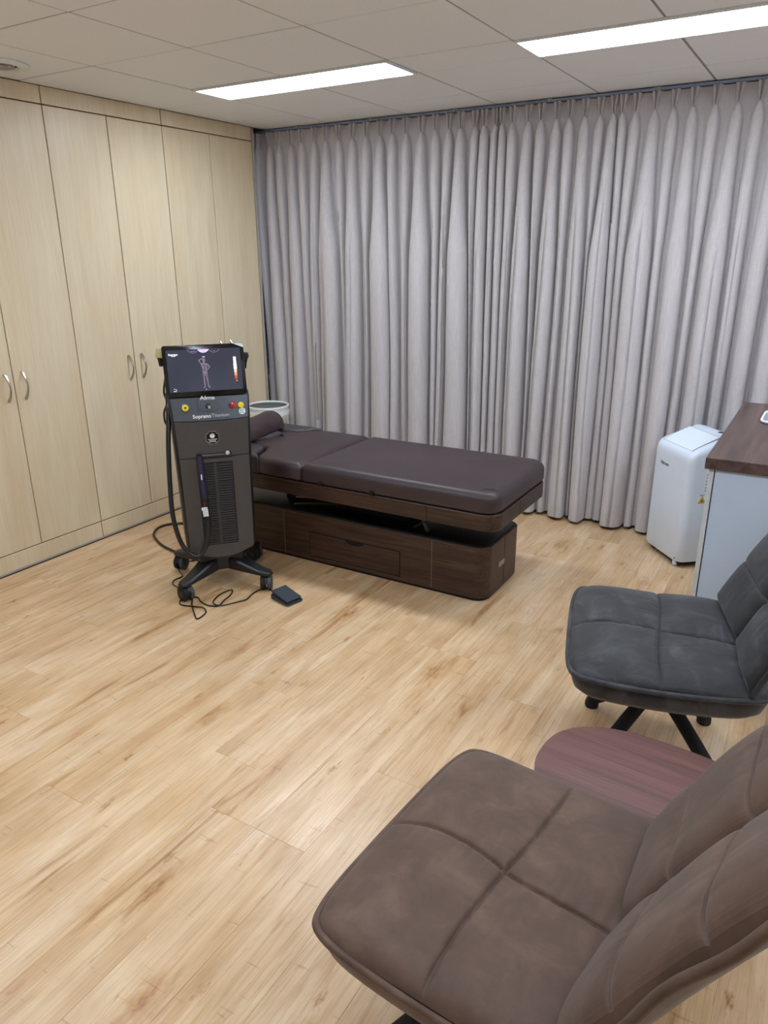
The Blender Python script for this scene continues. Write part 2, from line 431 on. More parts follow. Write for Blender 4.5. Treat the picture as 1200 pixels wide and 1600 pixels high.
# ------------------------------------------------------------------ curtains
YC = 4.53
def curtain(name, tops, label, edge=(0, 0), seed=1):
    rnd = random.Random(seed); N = len(tops); NS = 34
    ZT = H-.022; zs = [ZT-q_ for q_ in (0, .018, .036, .054, .070, .082, .090, .097, .105, .115, .128, .145, .165, .19, .22, .26, .31, .38, .46)]
    while zs[-1] > .1: zs.append(zs[-1]-.062)
    zs += [.05, .022]
    big = [f for _, f in tops]; tx = [p for p, _ in tops]
    dr = [rnd.uniform(-.028, .028) for _ in tops]; ph = [rnd.uniform(0, 6.28) for _ in tops]; wv = [rnd.uniform(.85, 1.15) for _ in tops]
    dr[0] = dr[-1] = 0; ph2 = [0 if i in (0, N-1) else .010 for i in range(N)]
    sk = [rnd.uniform(-.35, .35) for _ in tops]
    rows_ = []
    for z in zs:
        d = ZT-z; f = min(1, d/ZT)
        cx = [tx[i]+dr[i]*f*1.2+ph2[i]*math.sin(2.2*z+ph[i])*f for i in range(N)]
        bl = cx[0]-.017+edge[0]*f; br = cx[-1]+.017+edge[1]*f
        mids = [bl]+[(cx[i]+cx[i+1])/2+(max(-.36, min(.36, .5*(big[i]-big[i+1])))*(cx[i+1]-cx[i]))*min(1, d/.8) for i in range(N-1)]+[br]
        row = []
        for i in range(N):
            gl, gr = cx[i]-mids[i], mids[i+1]-cx[i]
            if d < .09: wf, A = .0065+.016*(1-d/.09), .040-.006*(d/.09)
            elif d < .40:
                q = (d-.09)/.31; wf = .0065+.0235*min(1, (d-.09)/.07)**.6; q = q*q*(3-2*q); A = .034+.016*min(1, (d-.09)/.05)+.022*q*(.25+big[i])
            else:
                wf = .030+.012*min(1, (d-.40)/1.2); A = min(.105, .050+.022*(.25+big[i])+.105*(big[i]-.5)*min(1, (d-.4)/1.1))
            A = max(.012, A*wv[i])
            for j in range(NS):
                s = -1+2*j/NS; g = gl if s < 0 else gr
                open_ = 0 if d < .12 else min(1, (d-.12)/.7)
                wmax = g*min(.84, .44+.36*big[i])*open_+(1-open_)*min(wf, g*.5)
                ww = min(max(wf, wmax), g*.86); tt = s/.62
                if abs(tt) >= 1:
                    e = (abs(s)-.62)/.38; xx = ww+(g-ww)*e; yy = .010*open_*math.sin(PI*e)*1.2
                else:
                    fi = tt*PI/2; xx = ww*abs(math.sin(fi))**.85; yy = -A*abs(math.cos(fi))**.6 if d > .088 else -A*(.25+.75*abs(math.sin(tt*PI))**.7 if abs(tt) < .5 else abs(math.sin(tt*PI))**.7)
                    xx += sk[i]*.25*A*open_*abs(math.cos(fi))*(1 if s > 0 else -1)
                if s < 0: xx = -xx
                nz = noise.noise((cx[i]*9+s*.6, z*1.6, seed*3.1))*.010*open_
                push = .055*math.exp(-((cx[i]+xx+.555)/.14)**2)*min(1, max(0, (1.05-z)/.3))
                row.append((cx[i]+xx, YC+yy+nz+.012+push, z))
        row.append((mids[-1], YC+.012, z)); rows_.append(row)
    b = loft(rows_[::-1], False, False, False)
    o = ob(name, b, 'curtain_cloth', smooth=0)
    for p in o.data.polygons: p.use_smooth = True
    return tag(o, label, 'curtain', 'pinch pleat curtains')
pl = [-3.751, -3.634, -3.549, -3.448, -3.355, -3.247, -3.152, -3.048, -2.936, -2.827, -2.725, -2.63, -2.532, -2.422, -2.324, -2.232, -2.15, -2.054, -1.996, -1.926]
pb = [.2, .5, .2, .6, .2, .6, 1.1, .2, .8, .4, 1.1, .4, .3, 1.0, .3, .5, 1.1, .3, .6, .3]
pr = [-1.886, -1.822, -1.72, -1.644, -1.553, -1.476, -1.393, -1.307, -1.234, -1.186, -1.115, -1.016, -.919, -.825, -.717, -.609, -.508, -.40, -.29, -.18, -.07, .05, .16, .27, .38, .5, .61, .72, .84, .95, 1.06, 1.17, 1.28, 1.39, 1.5, 1.61]
qb = [.3, .4, .9, .3, .9, .3, .8, .2, 1.1, .1, .1, 1.2, .3, .7, .3, .8, .4]+[.6]*19
curtain('curtain', list(zip(pl, pb)), 'grey pleated curtain behind the treatment bed, nearest the wardrobes', (.06, 0), 3)
curtain('curtain', list(zip(pr, qb)), 'grey pleated curtain behind the portable air conditioner', (0, 0), 8)
tr = thing('curtain_track', 'blue-grey metal curtain track fixed under the ceiling', 'curtain track', ((XL+XR)/2-.3, YC, H))
ob('rail', box(-(XR-XL)/2-.2, (XR-XL)/2+.28, -.010, .012, -.019, -.005, .002, 1), 'track_blue', tr)
for i in range(9):
    bx0 = -3.39+.595*i-tr.location.x
    b = box(bx0-.018, bx0+.018, -.014, .016, -.0065, -.0015, .001, 1); box(bx0-.006, bx0+.006, -.016, -.009, -.020, -.003, .001, 1, b)
    ob('bracket', b, 'nickel', tr)
for p in pl[1:]+pr:
    ob('glider', box(p-.004-tr.location.x, p+.004-tr.location.x, -.004, .006, -.0215, -.0185, .0005, 1), 'white_print', tr)

# ------------------------------------------------------------------ treatment bed
bed = thing('treatment_bed', 'brown leather treatment bed on a dark walnut base with a drawer', 'massage bed', (-2.15, 3.335, 0))
BX, BY = -2.15, 3.335
def loc_(pts): return [(x-BX, y-BY) for x, y in pts]
def ringz(pts, z): return [(x-BX, y-BY, z) for x, y in pts]
def rr_in(x0, x1, y0, y1, r, ins, k=8): return rrect(x0+ins, x1-ins, y0+ins, y1-ins, max(r-ins, .004), k)
b0 = (-3.02, -1.277, 3.10, 3.57)
ob('kick_plinth', loft([ringz(rr_in(*b0, .08, .012), 0), ringz(rr_in(*b0, .08, .012), .02)]), 'black_matte', bed)
base = ob('base', loft([ringz(rr_in(*b0, .08, .0), .018), ringz(rr_in(*b0, .08, 0), .286), ringz(rr_in(*b0, .08, .004), .290)]), 'walnut_dark', bed)
ob('base_top', loft([ringz(rr_in(*b0, .08, .012), .289), ringz(rr_in(*b0, .08, .012), .294), ringz(rr_in(*b0, .08, .016), .296)]), 'black_plastic', bed, label='black top of the base')
for x in (-1.579, -2.531):
    ob('seam_strip', box(x-BX-.0016, x-BX+.0016, 3.0988-BY, 3.102-BY, .02, .284), 'brass_line', bed)
ob('seam_strip', box(-1.2785-BX, -1.2760-BX, 3.335-BY-.0015, 3.335-BY+.0015, .02, .284), 'black_matte', bed)
# drawer front standing in its own dark gap
def dpt(x, z): return (x-BX, z)
dw = [(-2.350, .045), (-1.769, .045), (-1.769, .182)] + [(-2.05+.062*math.cos(t), .182-.022*math.sin(t)) for t in [PI*i/12 for i in range(13)]] + [(-2.350, .182)]
ob('drawer_gap', box(-2.355-BX, -1.764-BX, 3.0995-BY, 3.102-BY, .040, .187), 'black_matte', bed)
dr_ = ob('drawer', prism([dpt(*p) for p in dw], 3.0965-BY, 3.101-BY, 0, axis='y'), 'walnut_dark', bed, smooth=20)
ob('finger_pull', prism([(-2.05-BX+.064*math.cos(t), .184-.024*math.sin(t)) for t in [PI*i/12 for i in range(13)]], 3.0985-BY, 3.1015-BY, 0, axis='y'), 'black_matte', dr_)
ob('name_plate', box(-1.277-BX, -1.2745-BX, 3.262-BY, 3.335-BY, .140, .168, .0008, 1), 'plate_silver', bed, label='small silver plate')
# lifting gear between base and top
ob('lift_column', box(-2.62-BX, -1.80-BX, 3.24-BY, 3.44-BY, .295, .432, .01, 2), 'black_matte', bed)
for s, y in ((1, 3.17), (-1, 3.50)):
    ob('lift_arm', tube([(-2.5-BX, y-BY, .305), (-1.83-BX, y-BY, .425)], .011, 8), 'black_plastic', bed)
    ob('lift_arm', tube([(-1.72-BX, y-BY, .305), (-1.55-BX, y-BY, .430)], .010, 8), 'black_plastic', bed)
    ob('lift_arm', tube([(-1.64-BX, y-BY, .300), (-1.70-BX, y-BY, .430)], .010, 8), 'grey_tread', bed)
ob('release_rod', tube([(-2.45-BX, 3.12-BY, .37), (-2.18-BX, 3.12-BY, .40)], .004, 8), 'nickel', bed)
# wooden frame of the top
f0 = (-3.03, -1.190, 2.985, 3.695)
ob('frame', loft([ringz(rr_in(*f0, .085, .004), .432), ringz(rr_in(*f0, .085, 0), .436), ringz(rr_in(*f0, .085, 0), .510), ringz(rr_in(*f0, .085, .003), .514)]), 'walnut_dark', bed)
ob('seam_strip', box(-1.553-BX-.002, -1.553-BX+.002, 2.9842-BY, 2.988-BY, .436, .511), 'black_matte', bed)
ob('seam_strip', box(-1.1915-BX, -1.1892-BX, 3.291-BY-.002, 3.291-BY+.002, .436, .511), 'black_matte', bed)
ob('shadow_gap', loft([ringz(rr_in(*f0, .085, .012), .513), ringz(rr_in(*f0, .085, .012), .522)]), 'black_matte', bed)
def cushion(outl, z0, z1, edge, crown, k=7, top=6):
    """outline function ins -> pts; returns lofted padded cushion"""
    rings = [ringz(outl(edge*.35), z0)]
    for i in range(1, 5): a = PI/2*i/4; rings.append(ringz(outl(edge*.35*(1-math.sin(a))), z0+edge*.35*(1-math.cos(a))))
    for i in range(0, k+1): a = PI/2*i/k; rings.append(ringz(outl(edge*(1-math.cos(a))), z1-edge+edge*math.sin(a)))
    o0 = outl(edge); cx = sum(p[0] for p in o0)/len(o0); cy = sum(p[1] for p in o0)/len(o0)
    for i in range(1, top+1):
        s = 1-i/(top+.5); rings.append([(cx+(x-cx)*s-BX, cy+(y-cy)*s-BY, z1+crown*(1-s*s)) for x, y in o0])
    return loft(rings)
m1 = (-2.303, -1.192, 2.978, 3.702)
def sided(x0, x1, y0, y1, rl, rr, ins, k=8):
    o = []
    for cx, cy, a, r in ((x1, y1, 0, rr), (x0, y1, PI/2, rl), (x0, y0, PI, rl), (x1, y0, 1.5*PI, rr)):
        r = max(r-ins, .006); sx = -1 if a in (0, 1.5*PI) else 1; sy = -1 if a in (0, PI/2) else 1
        px, py = cx+sx*(ins+r), cy+sy*(ins+r)
        for i in range(k+1): t = a+PI/2*i/k; o.append((px+r*math.cos(t), py+r*math.sin(t)))
    return o
ob('leg_cushion', cushion(lambda i: sided(*m1, .022, .085, i), .520, .622, .045, .006), 'leather_brown', bed, smooth=60)
# back section with curved shoulder cut-outs
def shoulder(ins):
    x1 = -2.309-ins; x0 = -2.80+ins; yn, yf = 2.978+ins, 3.702-ins; o = []
    up = [(x1-.012, yf), (-2.45, yf), (-2.58, yf-.003), (-2.655+ins*.5, yf-.010), (-2.70+ins*.5, yf-.045), (-2.742+ins*.6, yf-.095), (-2.785+ins*.8, yf-.125), (-2.845+ins, yf-.140),
          (-2.880+ins, yf-.160), (-2.872+ins, yf-.185), (-2.815+ins, yf-.20), (-2.80+ins, 3.46), (-2.81+ins, 3.41)]
    dn = [(-2.865+ins, 3.30), (-2.870+ins, 3.265), (-2.875+ins, 3.235+ins*.3), (-2.86+ins, 3.205+ins), (-2.80+ins, 3.196+ins), (-2.74+ins*.8, 3.194+ins), (-2.705+ins*.6, 3.184+ins*.8), (-2.683+ins*.7, 3.155),
          (-2.660+ins, 3.10), (-2.640+ins, 3.04), (-2.622+ins, 3.0+ins*.5), (-2.585+ins, yn+.004), (-2.45, yn), (x1-.012, yn)]
    return [(x1, yf-.012)]+up+[(-2.838+ins, 3.36)]+dn+[(x1, yn+.012)]
ob('back_cushion', cushion(shoulder, .520, .618, .040, .004), 'leather_brown', bed, smooth=60)
for sgn in (1, -1):
    def pad(ins, sgn=sgn):
        p = [(-2.665-ins*2, 3.697-ins), (-2.715-ins*1.3, 3.654), (-2.755-ins, 3.602+ins*.5), (-2.80-ins, 3.573+ins), (-2.90, 3.553+ins), (-3.00+ins, 3.548+ins), (-3.025+ins, 3.58+ins), (-3.025+ins, 3.65-ins), (-3.00+ins, 3.69-ins), (-2.95, 3.697-ins), (-2.8, 3.699-ins)]
        if sgn < 0:
            p = [(-2.600-ins*1.5, 2.981+ins), (-2.636-ins, 3.01+ins*.6), (-2.655-ins, 3.05), (-2.673-ins, 3.10), (-2.695-ins, 3.15-ins*.5), (-2.725-ins, 3.178-ins), (-2.80, 3.186-ins), (-2.92, 3.150-ins), (-3.00+ins, 3.13-ins), (-3.025+ins, 3.10-ins), (-3.025+ins, 3.03+ins), (-3.00+ins, 2.99+ins), (-2.95, 2.982+ins), (-2.75, 2.980+ins)]
        c = catmull([(a, b, 0) for a, b in p], 4, True); r = [(v.x, v.y) for v in c]
        return r
    ob('armrest_pad', cushion(pad, .520, .626, .020, .003), 'leather_dark', bed, smooth=60)
def face(ins):
    c = catmull([(x, y, 0) for x, y in [(-2.850-ins, 3.34), (-2.822-ins, 3.42), (-2.822-ins, 3.485-ins), (-2.92, 3.525-ins), (-3.03, 3.50-ins), (-3.09+ins, 3.42), (-3.10+ins, 3.34), (-3.09+ins, 3.26), (-3.03, 3.18+ins), (-2.95, 3.185+ins), (-2.895-ins, 3.21+ins), (-2.88-ins, 3.27)]], 4, True)
    return [(v.x, v.y) for v in c]
ob('face_cradle', cushion(face, .520, .630, .026, .003), 'leather_dark', bed, smooth=60)
for x in (-2.178, -1.86):
    ob('strap_tab', box(x-BX-.012, x-BX+.012, 2.968-BY, 2.985-BY, .517, .540, .003, 2), 'black_matte', bed)
cp = [(-1.320, 2.985, .583), (-1.322, 3.012, .6125), (-1.285, 3.045, .6235), (-1.235, 3.065, .6235), (-1.200, 3.07, .606)]
ob('corner_stitching', tube(catmull([(x-BX, y-BY, z) for x, y, z in cp], 5), .0022, 6), 'leather_dark', bed)
# bolster pillow, a half roll
bl = thing('bolster_pillow', 'brown leather half-roll bolster pillow on the head of the treatment bed', 'pillow', (-2.925, 3.345, .634), math.radians(8))
def bring(yv, s):
    o = []
    for i in range(25):
        a = PI*i/24; o.append((-.088*math.cos(a)*s, yv, .002+.098*max(0, math.sin(a))**.85*s))
    o += [(x, yv, .0+.0) for x in (.05*s, 0, -.05*s)]
    return o
rg = [bring(-.225+.0, .55), bring(-.222, .80), bring(-.212, .92), bring(-.190, .99)]+[bring(-.18+.36*i/8, 1+.035*math.sin(PI*i/8*2+1)) for i in range(9)]+[bring(.190, .99), bring(.212, .92), bring(.222, .80), bring(.225, .55)]
ob('cover', loft(rg), 'leather_brown', bl, smooth=70)
for s in (-1, 1):
    e = [(p[0], p[1], p[2]+.0005) for p in bring(s*.214, .925)]
    ob('piping', tube(e[:25], .003, 6), 'leather_dark', bl)
# things behind the bed
bn = thing('round_bin', 'white round bin with a dark inside behind the head of the bed', 'bin', (-3.425, 4.085, 0))
ob('bucket', lathe([(.125, .004), (.128, .02), (.146, .615), (.15, .618), (.152, .625), (.15, .632), (.143, .634), (.138, .628), (.134, .55), (.118, .02)], 48, None, True, True), 'white_bin', bn)
ob('liner', lathe([(.1375, .622), (.136, .614), (.125, .608), (.01, .606)], 40, None, False, True), 'bin_inside', bn)
ob('rim_band', lathe([(.1475, .560), (.151, .563), (.1515, .592), (.1485, .595)], 48, None, False, False), 'white_bin', bn)
ob('carry_clip', box(.128, .156, -.02, .02, .50, .57, .004, 2), 'frame_grey', bn)
ps = thing('power_strip', 'white power strip on the floor behind the treatment bed', 'power strip', (-3.38, 3.80, 0), .45)
ob('strip_body', box(-.14, .14, -.026, .026, .002, .036, .006, 2), 'cable_white', ps)
for i in range(4): ob('socket', lathe([(.018, .0362), (.018, .037), (.013, .0372), (.012, .034)], 16, None, False, True, -.1+.066*i, 0), 'frame_grey', ps)
ob('cord', tube(catmull([(.14, 0, .012), (.22, .05, .006), (.3, -.02, .006), (.25, -.12, .006), (.1, -.14, .006), (-.1, -.1, .006), (-.2, -.16, .006)], 6), .005, 8), 'cable_white', ps)

# ------------------------------------------------------------------ laser machine
RZ = math.atan2(.7507, .6606)
mc = thing('laser_machine', 'dark grey wheeled laser treatment machine with a lit touch screen', 'medical machine', (-2.632, 2.677, 0), RZ)
cr, sr = math.cos(RZ), math.sin(RZ)
def toloc(x, y, z):
    dx, dy = x+2.632, y-2.677; return (dx*cr+dy*sr, -dx*sr+dy*cr, z)
def caster(x, y, a):
    c = ob('caster', tube([(x, y, .062), (x, y, .094)], .017, 12), 'black_plastic', mc)
    ca, sa = math.cos(a), math.sin(a)
    for s in (-1, 1):
        wv_ = loft([[(x+ca*s*d-sa*r*math.cos(t), y+sa*s*d+ca*r*math.cos(t), .041+r*math.sin(t)) for t in [2*PI*i/24 for i in range(24)]] for d, r in ((.006, .036), (.009, .0405), (.026, .0405), (.030, .034), (.030, .02))])
        ob('wheel', wv_, 'rubber' if s < 0 else 'grey_tread', c)
    b = bmesh.new()
    for s in (-1, 1): loft([[(x+ca*s*d-sa*r*math.cos(t), y+sa*s*d+ca*r*math.cos(t), .041+r*math.sin(t)) for t in [2*PI*i/16 for i in range(16)]] for d, r in ((.0295, .018), (.0318, .016))], bm=b)
    loft([[(x+ca*d-sa*.039*math.cos(t), y+sa*d+ca*.039*math.cos(t), .044+.039*math.sin(t)) for t in [PI*i/12 for i in range(13)]] for d in (-.0058, .0058)], bm=b)
    ob('wheel_hub', b, 'black_plastic', c)
CP = [(-.205, -.208, .5), (.205, -.208, -.25), (.205, .21, .9), (-.205, .21, -.6)]
for x, y, a in CP: caster(x, y, a)
for x, y, a in CP:
    d = Vector((x, y, 0)).normalized(); s = Vector((-d.y, d.x, 0)); L = Vector((x, y, 0)).length
    rings = []
    for q, wd, z0, z1 in ((.03, .055, .100, .170), (.10, .050, .096, .160), (.18, .040, .090, .135), (L-.03, .033, .086, .112), (L+.015, .030, .086, .107), (L+.034, .016, .087, .102)):
        c = d*q; rings.append([c+s*wd+Vector((0, 0, z0)), c+s*wd+Vector((0, 0, z1-.008)), c+s*(wd-.008)+Vector((0, 0, z1)), c-s*(wd-.008)+Vector((0, 0, z1)), c-s*wd+Vector((0, 0, z1-.008)), c-s*wd+Vector((0, 0, z0))])
    ob('base_arm', loft(rings), 'black_plastic', mc, smooth=40)
ob('base_hub', prism(rrect(-.12, .12, -.10, .12, .03), .098, .205, .006, 2), 'black_plastic', mc)
# body shell: black side frame with the front panel set on it
def mring(z, hw, yf, yb, r=.03):
    return [(x, y, z) for x, y in rrect(-hw, hw, yf, yb, r, 5)]
ob('body', loft([mring(.198, .13, -.115, .13), mring(.215, .165, -.135, .15), mring(.25, .176, -.143, .158), mring(.6, .183, -.143, .155), mring(.92, .190, -.143, .14), mring(1.00, .194, -.128, .12), mring(1.03, .194, -.11, .10), mring(1.04, .18, -.095, .085)]), 'black_plastic', mc, smooth=50)
def panel(z0, z1, hw0, hw1, y, mat, name, bow0=0, bow1=0, yt=None, th=.014, bm=None):
    """front panel slab: edges along x curved by bow (centre lower)"""
    yt = y if yt is None else yt; n = 16; b = bmesh.new(); V = []
    for e in range(3):
        row = []
        for j in range(9):
            v_ = j/8; rr = []
            for i in range(n+1):
                u = -1+2*i/n; zlo = z0-bow0*(1-u*u); zhi = z1-bow1*(1-u*u); z = zlo+(zhi-zlo)*v_; hw = hw0+(hw1-hw0)*v_
                yy = y+(yt-y)*v_-.010*(1-abs(u)**3.0)
                rr.append((u*hw, yy, z))
            row.append(rr)
        V = row; break
    F = [[b.verts.new(p) for p in r] for r in V]; B = [[b.verts.new((p[0]*1.0, p[1]+th, p[2])) for p in r] for r in V]
    for j in range(8):
        for i in range(n):
            b.faces.new((F[j][i], F[j][i+1], F[j+1][i+1], F[j+1][i])); b.faces.new((B[j][i], B[j+1][i], B[j+1][i+1], B[j][i+1]))
    for i in range(n):
        b.faces.new((F[0][i], B[0][i], B[0][i+1], F[0][i+1])); b.faces.new((F[8][i], F[8][i+1], B[8][i+1], B[8][i]))
    for j in range(8):
        b.faces.new((F[j][0], F[j+1][0], B[j+1][0], B[j][0])); b.faces.new((F[j][n], B[j][n], B[j+1][n], F[j+1][n]))
    return ob(name, b, mat, mc, smooth=40)
panel(.238, .722, .161, .168, -.147, 'titanium', 'lower_panel', .046, 0)
panel(.726, .908, .168, .175, -.147, 'titanium', 'upper_panel', 0, .004)
panel(.912, 1.018, .176, .184, -.148, 'console_grey', 'console', .004, 0, -.128)
# grille
gr = ob('grille', box(-.088, .084, -.1595, -.150, .262, .748, .004, 1), 'recess_dark', mc)
ob('grille_frame', box(-.088, .084, -.1625, -.158, .700, .716, .001, 1), 'titanium', gr)
sl = None
for i in range(33):
    z = .274+i*.0128
    if sl is None:
        b = box(-.081, .081, -.005, 0, -.0036, .0036, .001, 1); sl = bpy.data.meshes.new('grille_slat'); bmesh.ops.recalc_face_normals(b, faces=b.faces); b.to_mesh(sl); b.free(); sl.materials.append(MATS['slat_grey'])
    ob('grille_slat', sl, None, gr, (-.002, -.159, z))
ob('grille_rib', box(-.012, .006, -.1655, -.159, .27, .695, .002, 1), 'slat_grey', gr)
ob('handle_bar', tube([(-.08, -.158, .735), (.076, -.158, .735)], .0065, 8), 'titanium', gr)
ob('lock_knob', lathe([(.010, 0), (.010, .006), (.007, .008)], 14), 'silver_print', gr, (.062, -.160, .742), (PI/2, 0, 0))
# console buttons
FR = (PI/2+math.radians(-10), 0, 0)
def button(name, x, z, prof, mat, label=None, y=-.150):
    return ob(name, lathe(prof, 28), mat, mc, (x, y, z), FR, label)
kr = button('switch_ring', -.118, .974, [(.021, 0), (.021, .003), (.017, .005)], 'console_grey')
ob('switch_cap', lathe([(.015, .004), (.015, .007), (.012, .008), (.0, .008)], 24), 'yellow_button', kr)
ob('switch_mark', lathe([(.006, .008), (.005, .010)], 16), 'yellow_dark', kr)
ob('key_plate', prism(rrect(-.05, .044, -.03, .03, .012), 0, .003, .001, 1), 'console_grey', mc, (-.008, -.149, .984), FR)
kl = button('key_lock', -.010, .976, [(.014, 0), (.014, .005), (.011, .007)], 'black_plastic', y=-.152)
ob('key', box(-.003, .010, -.012, .003, .006, .012, .001, 1), 'chrome', kl)
button('emergency_button', .107, .974, [(.010, 0), (.010, .006), (.0155, .009), (.0165, .014), (.014, .019), (.006, .0215)], 'red_button', 'red emergency stop button')
button('indicator_disc', .145, .972, [(.0145, 0), (.0145, .003), (.012, .004)], 'yellow_button', 'yellow warning disc')
stk = button('round_sticker', .149, .942, [(.0165, .001), (.0165, .0022)], 'paper_white', 'round white sticker', y=-.150)
for i in range(4): ob('print_line', box(-.010+.002*(i % 2), .010-.003*(i % 3), -.009+.005*i, -.0075+.005*i, .0023, .0027), 'paper_ink', stk)
text('brand_lettering', 'Alma', .026, 'white_print', mc, (-.012, -.1515, 1.0165), FR, bold=.0004, squeeze=1.3)
text('product_lettering', 'Soprano', .0245, 'white_print', mc, (-.045, -.1600, .930), FR, bold=.0006, squeeze=1.05)
text('product_lettering', 'Titanium', .0235, 'silver_print', mc, (.043, -.1605, .931), FR, bold=.0001, squeeze=1.02)
# octagonal badge
bd = ob('badge', prism([(.0335*math.cos(PI/8+PI/4*i), .0335*math.sin(PI/8+PI/4*i)) for i in range(8)], 0, .0015), 'black_gloss', mc, (-.004, -.1575, .822), (PI/2, 0, 0), 'black octagonal badge with a white cube')
ob('badge_rim', tube([(.0335*math.cos(PI/8+PI/4*i), .0335*math.sin(PI/8+PI/4*i), .0015) for i in range(8)], .0009, 6, True), 'silver_print', bd)
def flat(name, pts, mat, par, z, th=.0004): return ob(name, prism(pts, z, z+th), mat, par, smooth=0)
hx = [(.0135*math.cos(PI/2+PI/3*i), .010+.0135*math.sin(PI/2+PI/3*i)) for i in range(6)]
for k in range(3):
    q = [(0, .010), hx[(2*k+1) % 6], hx[(2*k+2) % 6], hx[(2*k+3) % 6]]
    cx = sum(p[0] for p in q)/4; cy = sum(p[1] for p in q)/4
    flat('cube_face', [(cx+(x-cx)*.93, cy+(y-cy)*.93) for x, y in q], ['white_print', 'paper_white', 'silver_print'][k], bd, .0016)
for k, (a, c) in enumerate(((-.022, .023), (-.015, .016), (-.017, .018))):
    b = bmesh.new(); xx = a; rr_ = random.Random(k)
    while xx < c: wd = rr_.uniform(.003, .007); box(xx, min(xx+wd, c), -.0095-.0062*k, -.0068-.0062*k, .0016, .002, bm=b); xx += wd+.0012
    ob('badge_line', b, 'white_print', bd, smooth=0)
# screen
TILT = math.radians(-9)
sn = ob('screen', prism(rrect(-.190, .190, -.120, .120, .010), -.028, 0, .003, 2), 'black_gloss', mc, (-.008, -.118, 1.143), (PI/2+TILT, 0, 0), 'black framed touch screen')
dsp = ob('display', box(-.172, .172, -.097, .099, 0, .0008), 'screen_glow', sn, smooth=0)
ob('screen_mount', box(-.06, .06, -.115, -.02, -.085, -.026, .008, 2), 'black_plastic', sn)
ob('screen_camera', lathe([(.002, 0), (.002, .0006)], 10), 'console_grey', sn, (-.03, .110, 0))
Z0 = .0009
def ring_half(cx, r, mat, filled):
    a = [PI+PI*i/20 for i in range(21)]; yv = .099+r*.42
    o = [(cx+r*math.cos(t), yv+r*math.sin(t)) for t in a]; o = [p for p in o if p[1] < .0988]
    if filled: flat('screen_tab', o, mat, dsp, Z0)
    else:
        i_ = [(cx+(p[0]-cx)*.95, yv+(p[1]-yv)*.95) for p in o]; i_ = [(x, min(y, .0988)) for x, y in i_]
        flat('screen_tab', o+i_[::-1], mat, dsp, Z0)
ring_half(-.048, .030, 'scr_ring', False); ring_half(.0, .030, 'scr_lav', True); ring_half(.050, .030, 'scr_ring', False)
def stext(body, size, mat, x, y, name='screen_text', bold=0, align='CENTER'): return text(name, body, size, mat, dsp, (x, y, Z0), (0, 0, 0), .0001, align, bold=bold)
stext('Soprano', .0125, 'scr_white', -.162, .078, bold=.0004, align='LEFT')
for x0, x1, y0 in ((-.060, -.036, .089), (-.005, .006, .088), (.046, .054, .089), (-.152, -.147, -.082), (-.145, -.138, -.086), (-.155, -.140, -.093), (-.148, -.128, .0695)):
    flat('screen_mark', [(x0, y0), (x1, y0), (x1, y0+.0022), (x0, y0+.0022)], 'scr_ring' if x0 > -.1 else 'scr_white', dsp, Z0)
# standing figure on the screen
def blob(pts, mat, z=Z0): flat('screen_figure', [(p[0], p[1]) for p in catmull([(a, b, 0) for a, b in pts], 4, True)], mat, dsp, z)
FX = -.002
def fb(pts, mat='scr_body', z=Z0): blob([(FX+a, b) for a, b in pts], mat, z)
fb([(-.006, .042), (-.005, .053), (0, .057), (.006, .053), (.006, .043), (.002, .036), (-.003, .036)])
fb([(-.016, .030), (-.006, .035), (.006, .034), (.015, .029), (.012, .012), (.010, -.004), (.011, -.012), (-.009, -.012), (-.009, 0), (-.012, .014)])
fb([(-.016, .030), (-.011, .030), (-.018, .042), (-.016, .048), (-.004, .053), (-.005, .057), (-.018, .053), (-.025, .048), (-.022, .040)])
fb([(.013, .030), (.018, .028), (.026, .018), (.026, .014), (.014, .000), (.011, .001), (.019, .013), (.019, .017)])
fb([(-.009, -.010), (.001, -.012), (-.001, -.030), (-.003, -.045), (-.002, -.060), (-.003, -.078), (-.010, -.083), (-.013, -.080), (-.007, -.074), (-.009, -.055), (-.008, -.042), (-.010, -.026)])
fb([(.001, -.012), (.011, -.010), (.012, -.026), (.012, -.042), (.013, -.055), (.014, -.073), (.021, -.080), (.018, -.083), (.010, -.078), (.008, -.060), (.005, -.045), (.003, -.030)])
for p in ([(-.009, .026), (-.001, .026), (-.001, .018), (-.008, .019)], [(.001, .026), (.010, .025), (.008, .018), (.001, .018)], [(-.004, .013), (.004, .013), (.004, -.003), (-.004, -.003)], [(-.007, -.018), (-.002, -.018), (-.003, -.036), (-.007, -.036)], [(.004, -.018), (.010, -.018), (.010, -.036), (.006, -.036)]):
    fb(p, 'scr_body_d', Z0+.0005)
flat('screen_mark', [(FX-.006, .0615), (FX+.007, .0615), (FX+.007, .064), (FX-.006, .064)], 'scr_white', dsp, Z0)
flat('screen_mark', [(FX-.002, -.0915), (FX+.001, -.0915), (FX+.001, -.0885), (FX-.002, -.0885)], 'scr_white', dsp, Z0)
for i in range(8):
    yv = .050-.0150*i; wd = .0078 if 1 < i < 4 else .0066; mt = ['tone_0', 'tone_0', 'tone_1', 'tone_1', 'tone_2', 'tone_3', 'tone_4', 'tone_5'][i]
    flat('skin_tone_swatch', rrect(.143-wd, .143+wd, yv-.0075, yv+.0075, .003, 3), mt, dsp, Z0)
flat('screen_mark', [(.144, -.058), (.147, -.058), (.147, -.054), (.144, -.054)], 'scr_white', dsp, Z0+.0006)
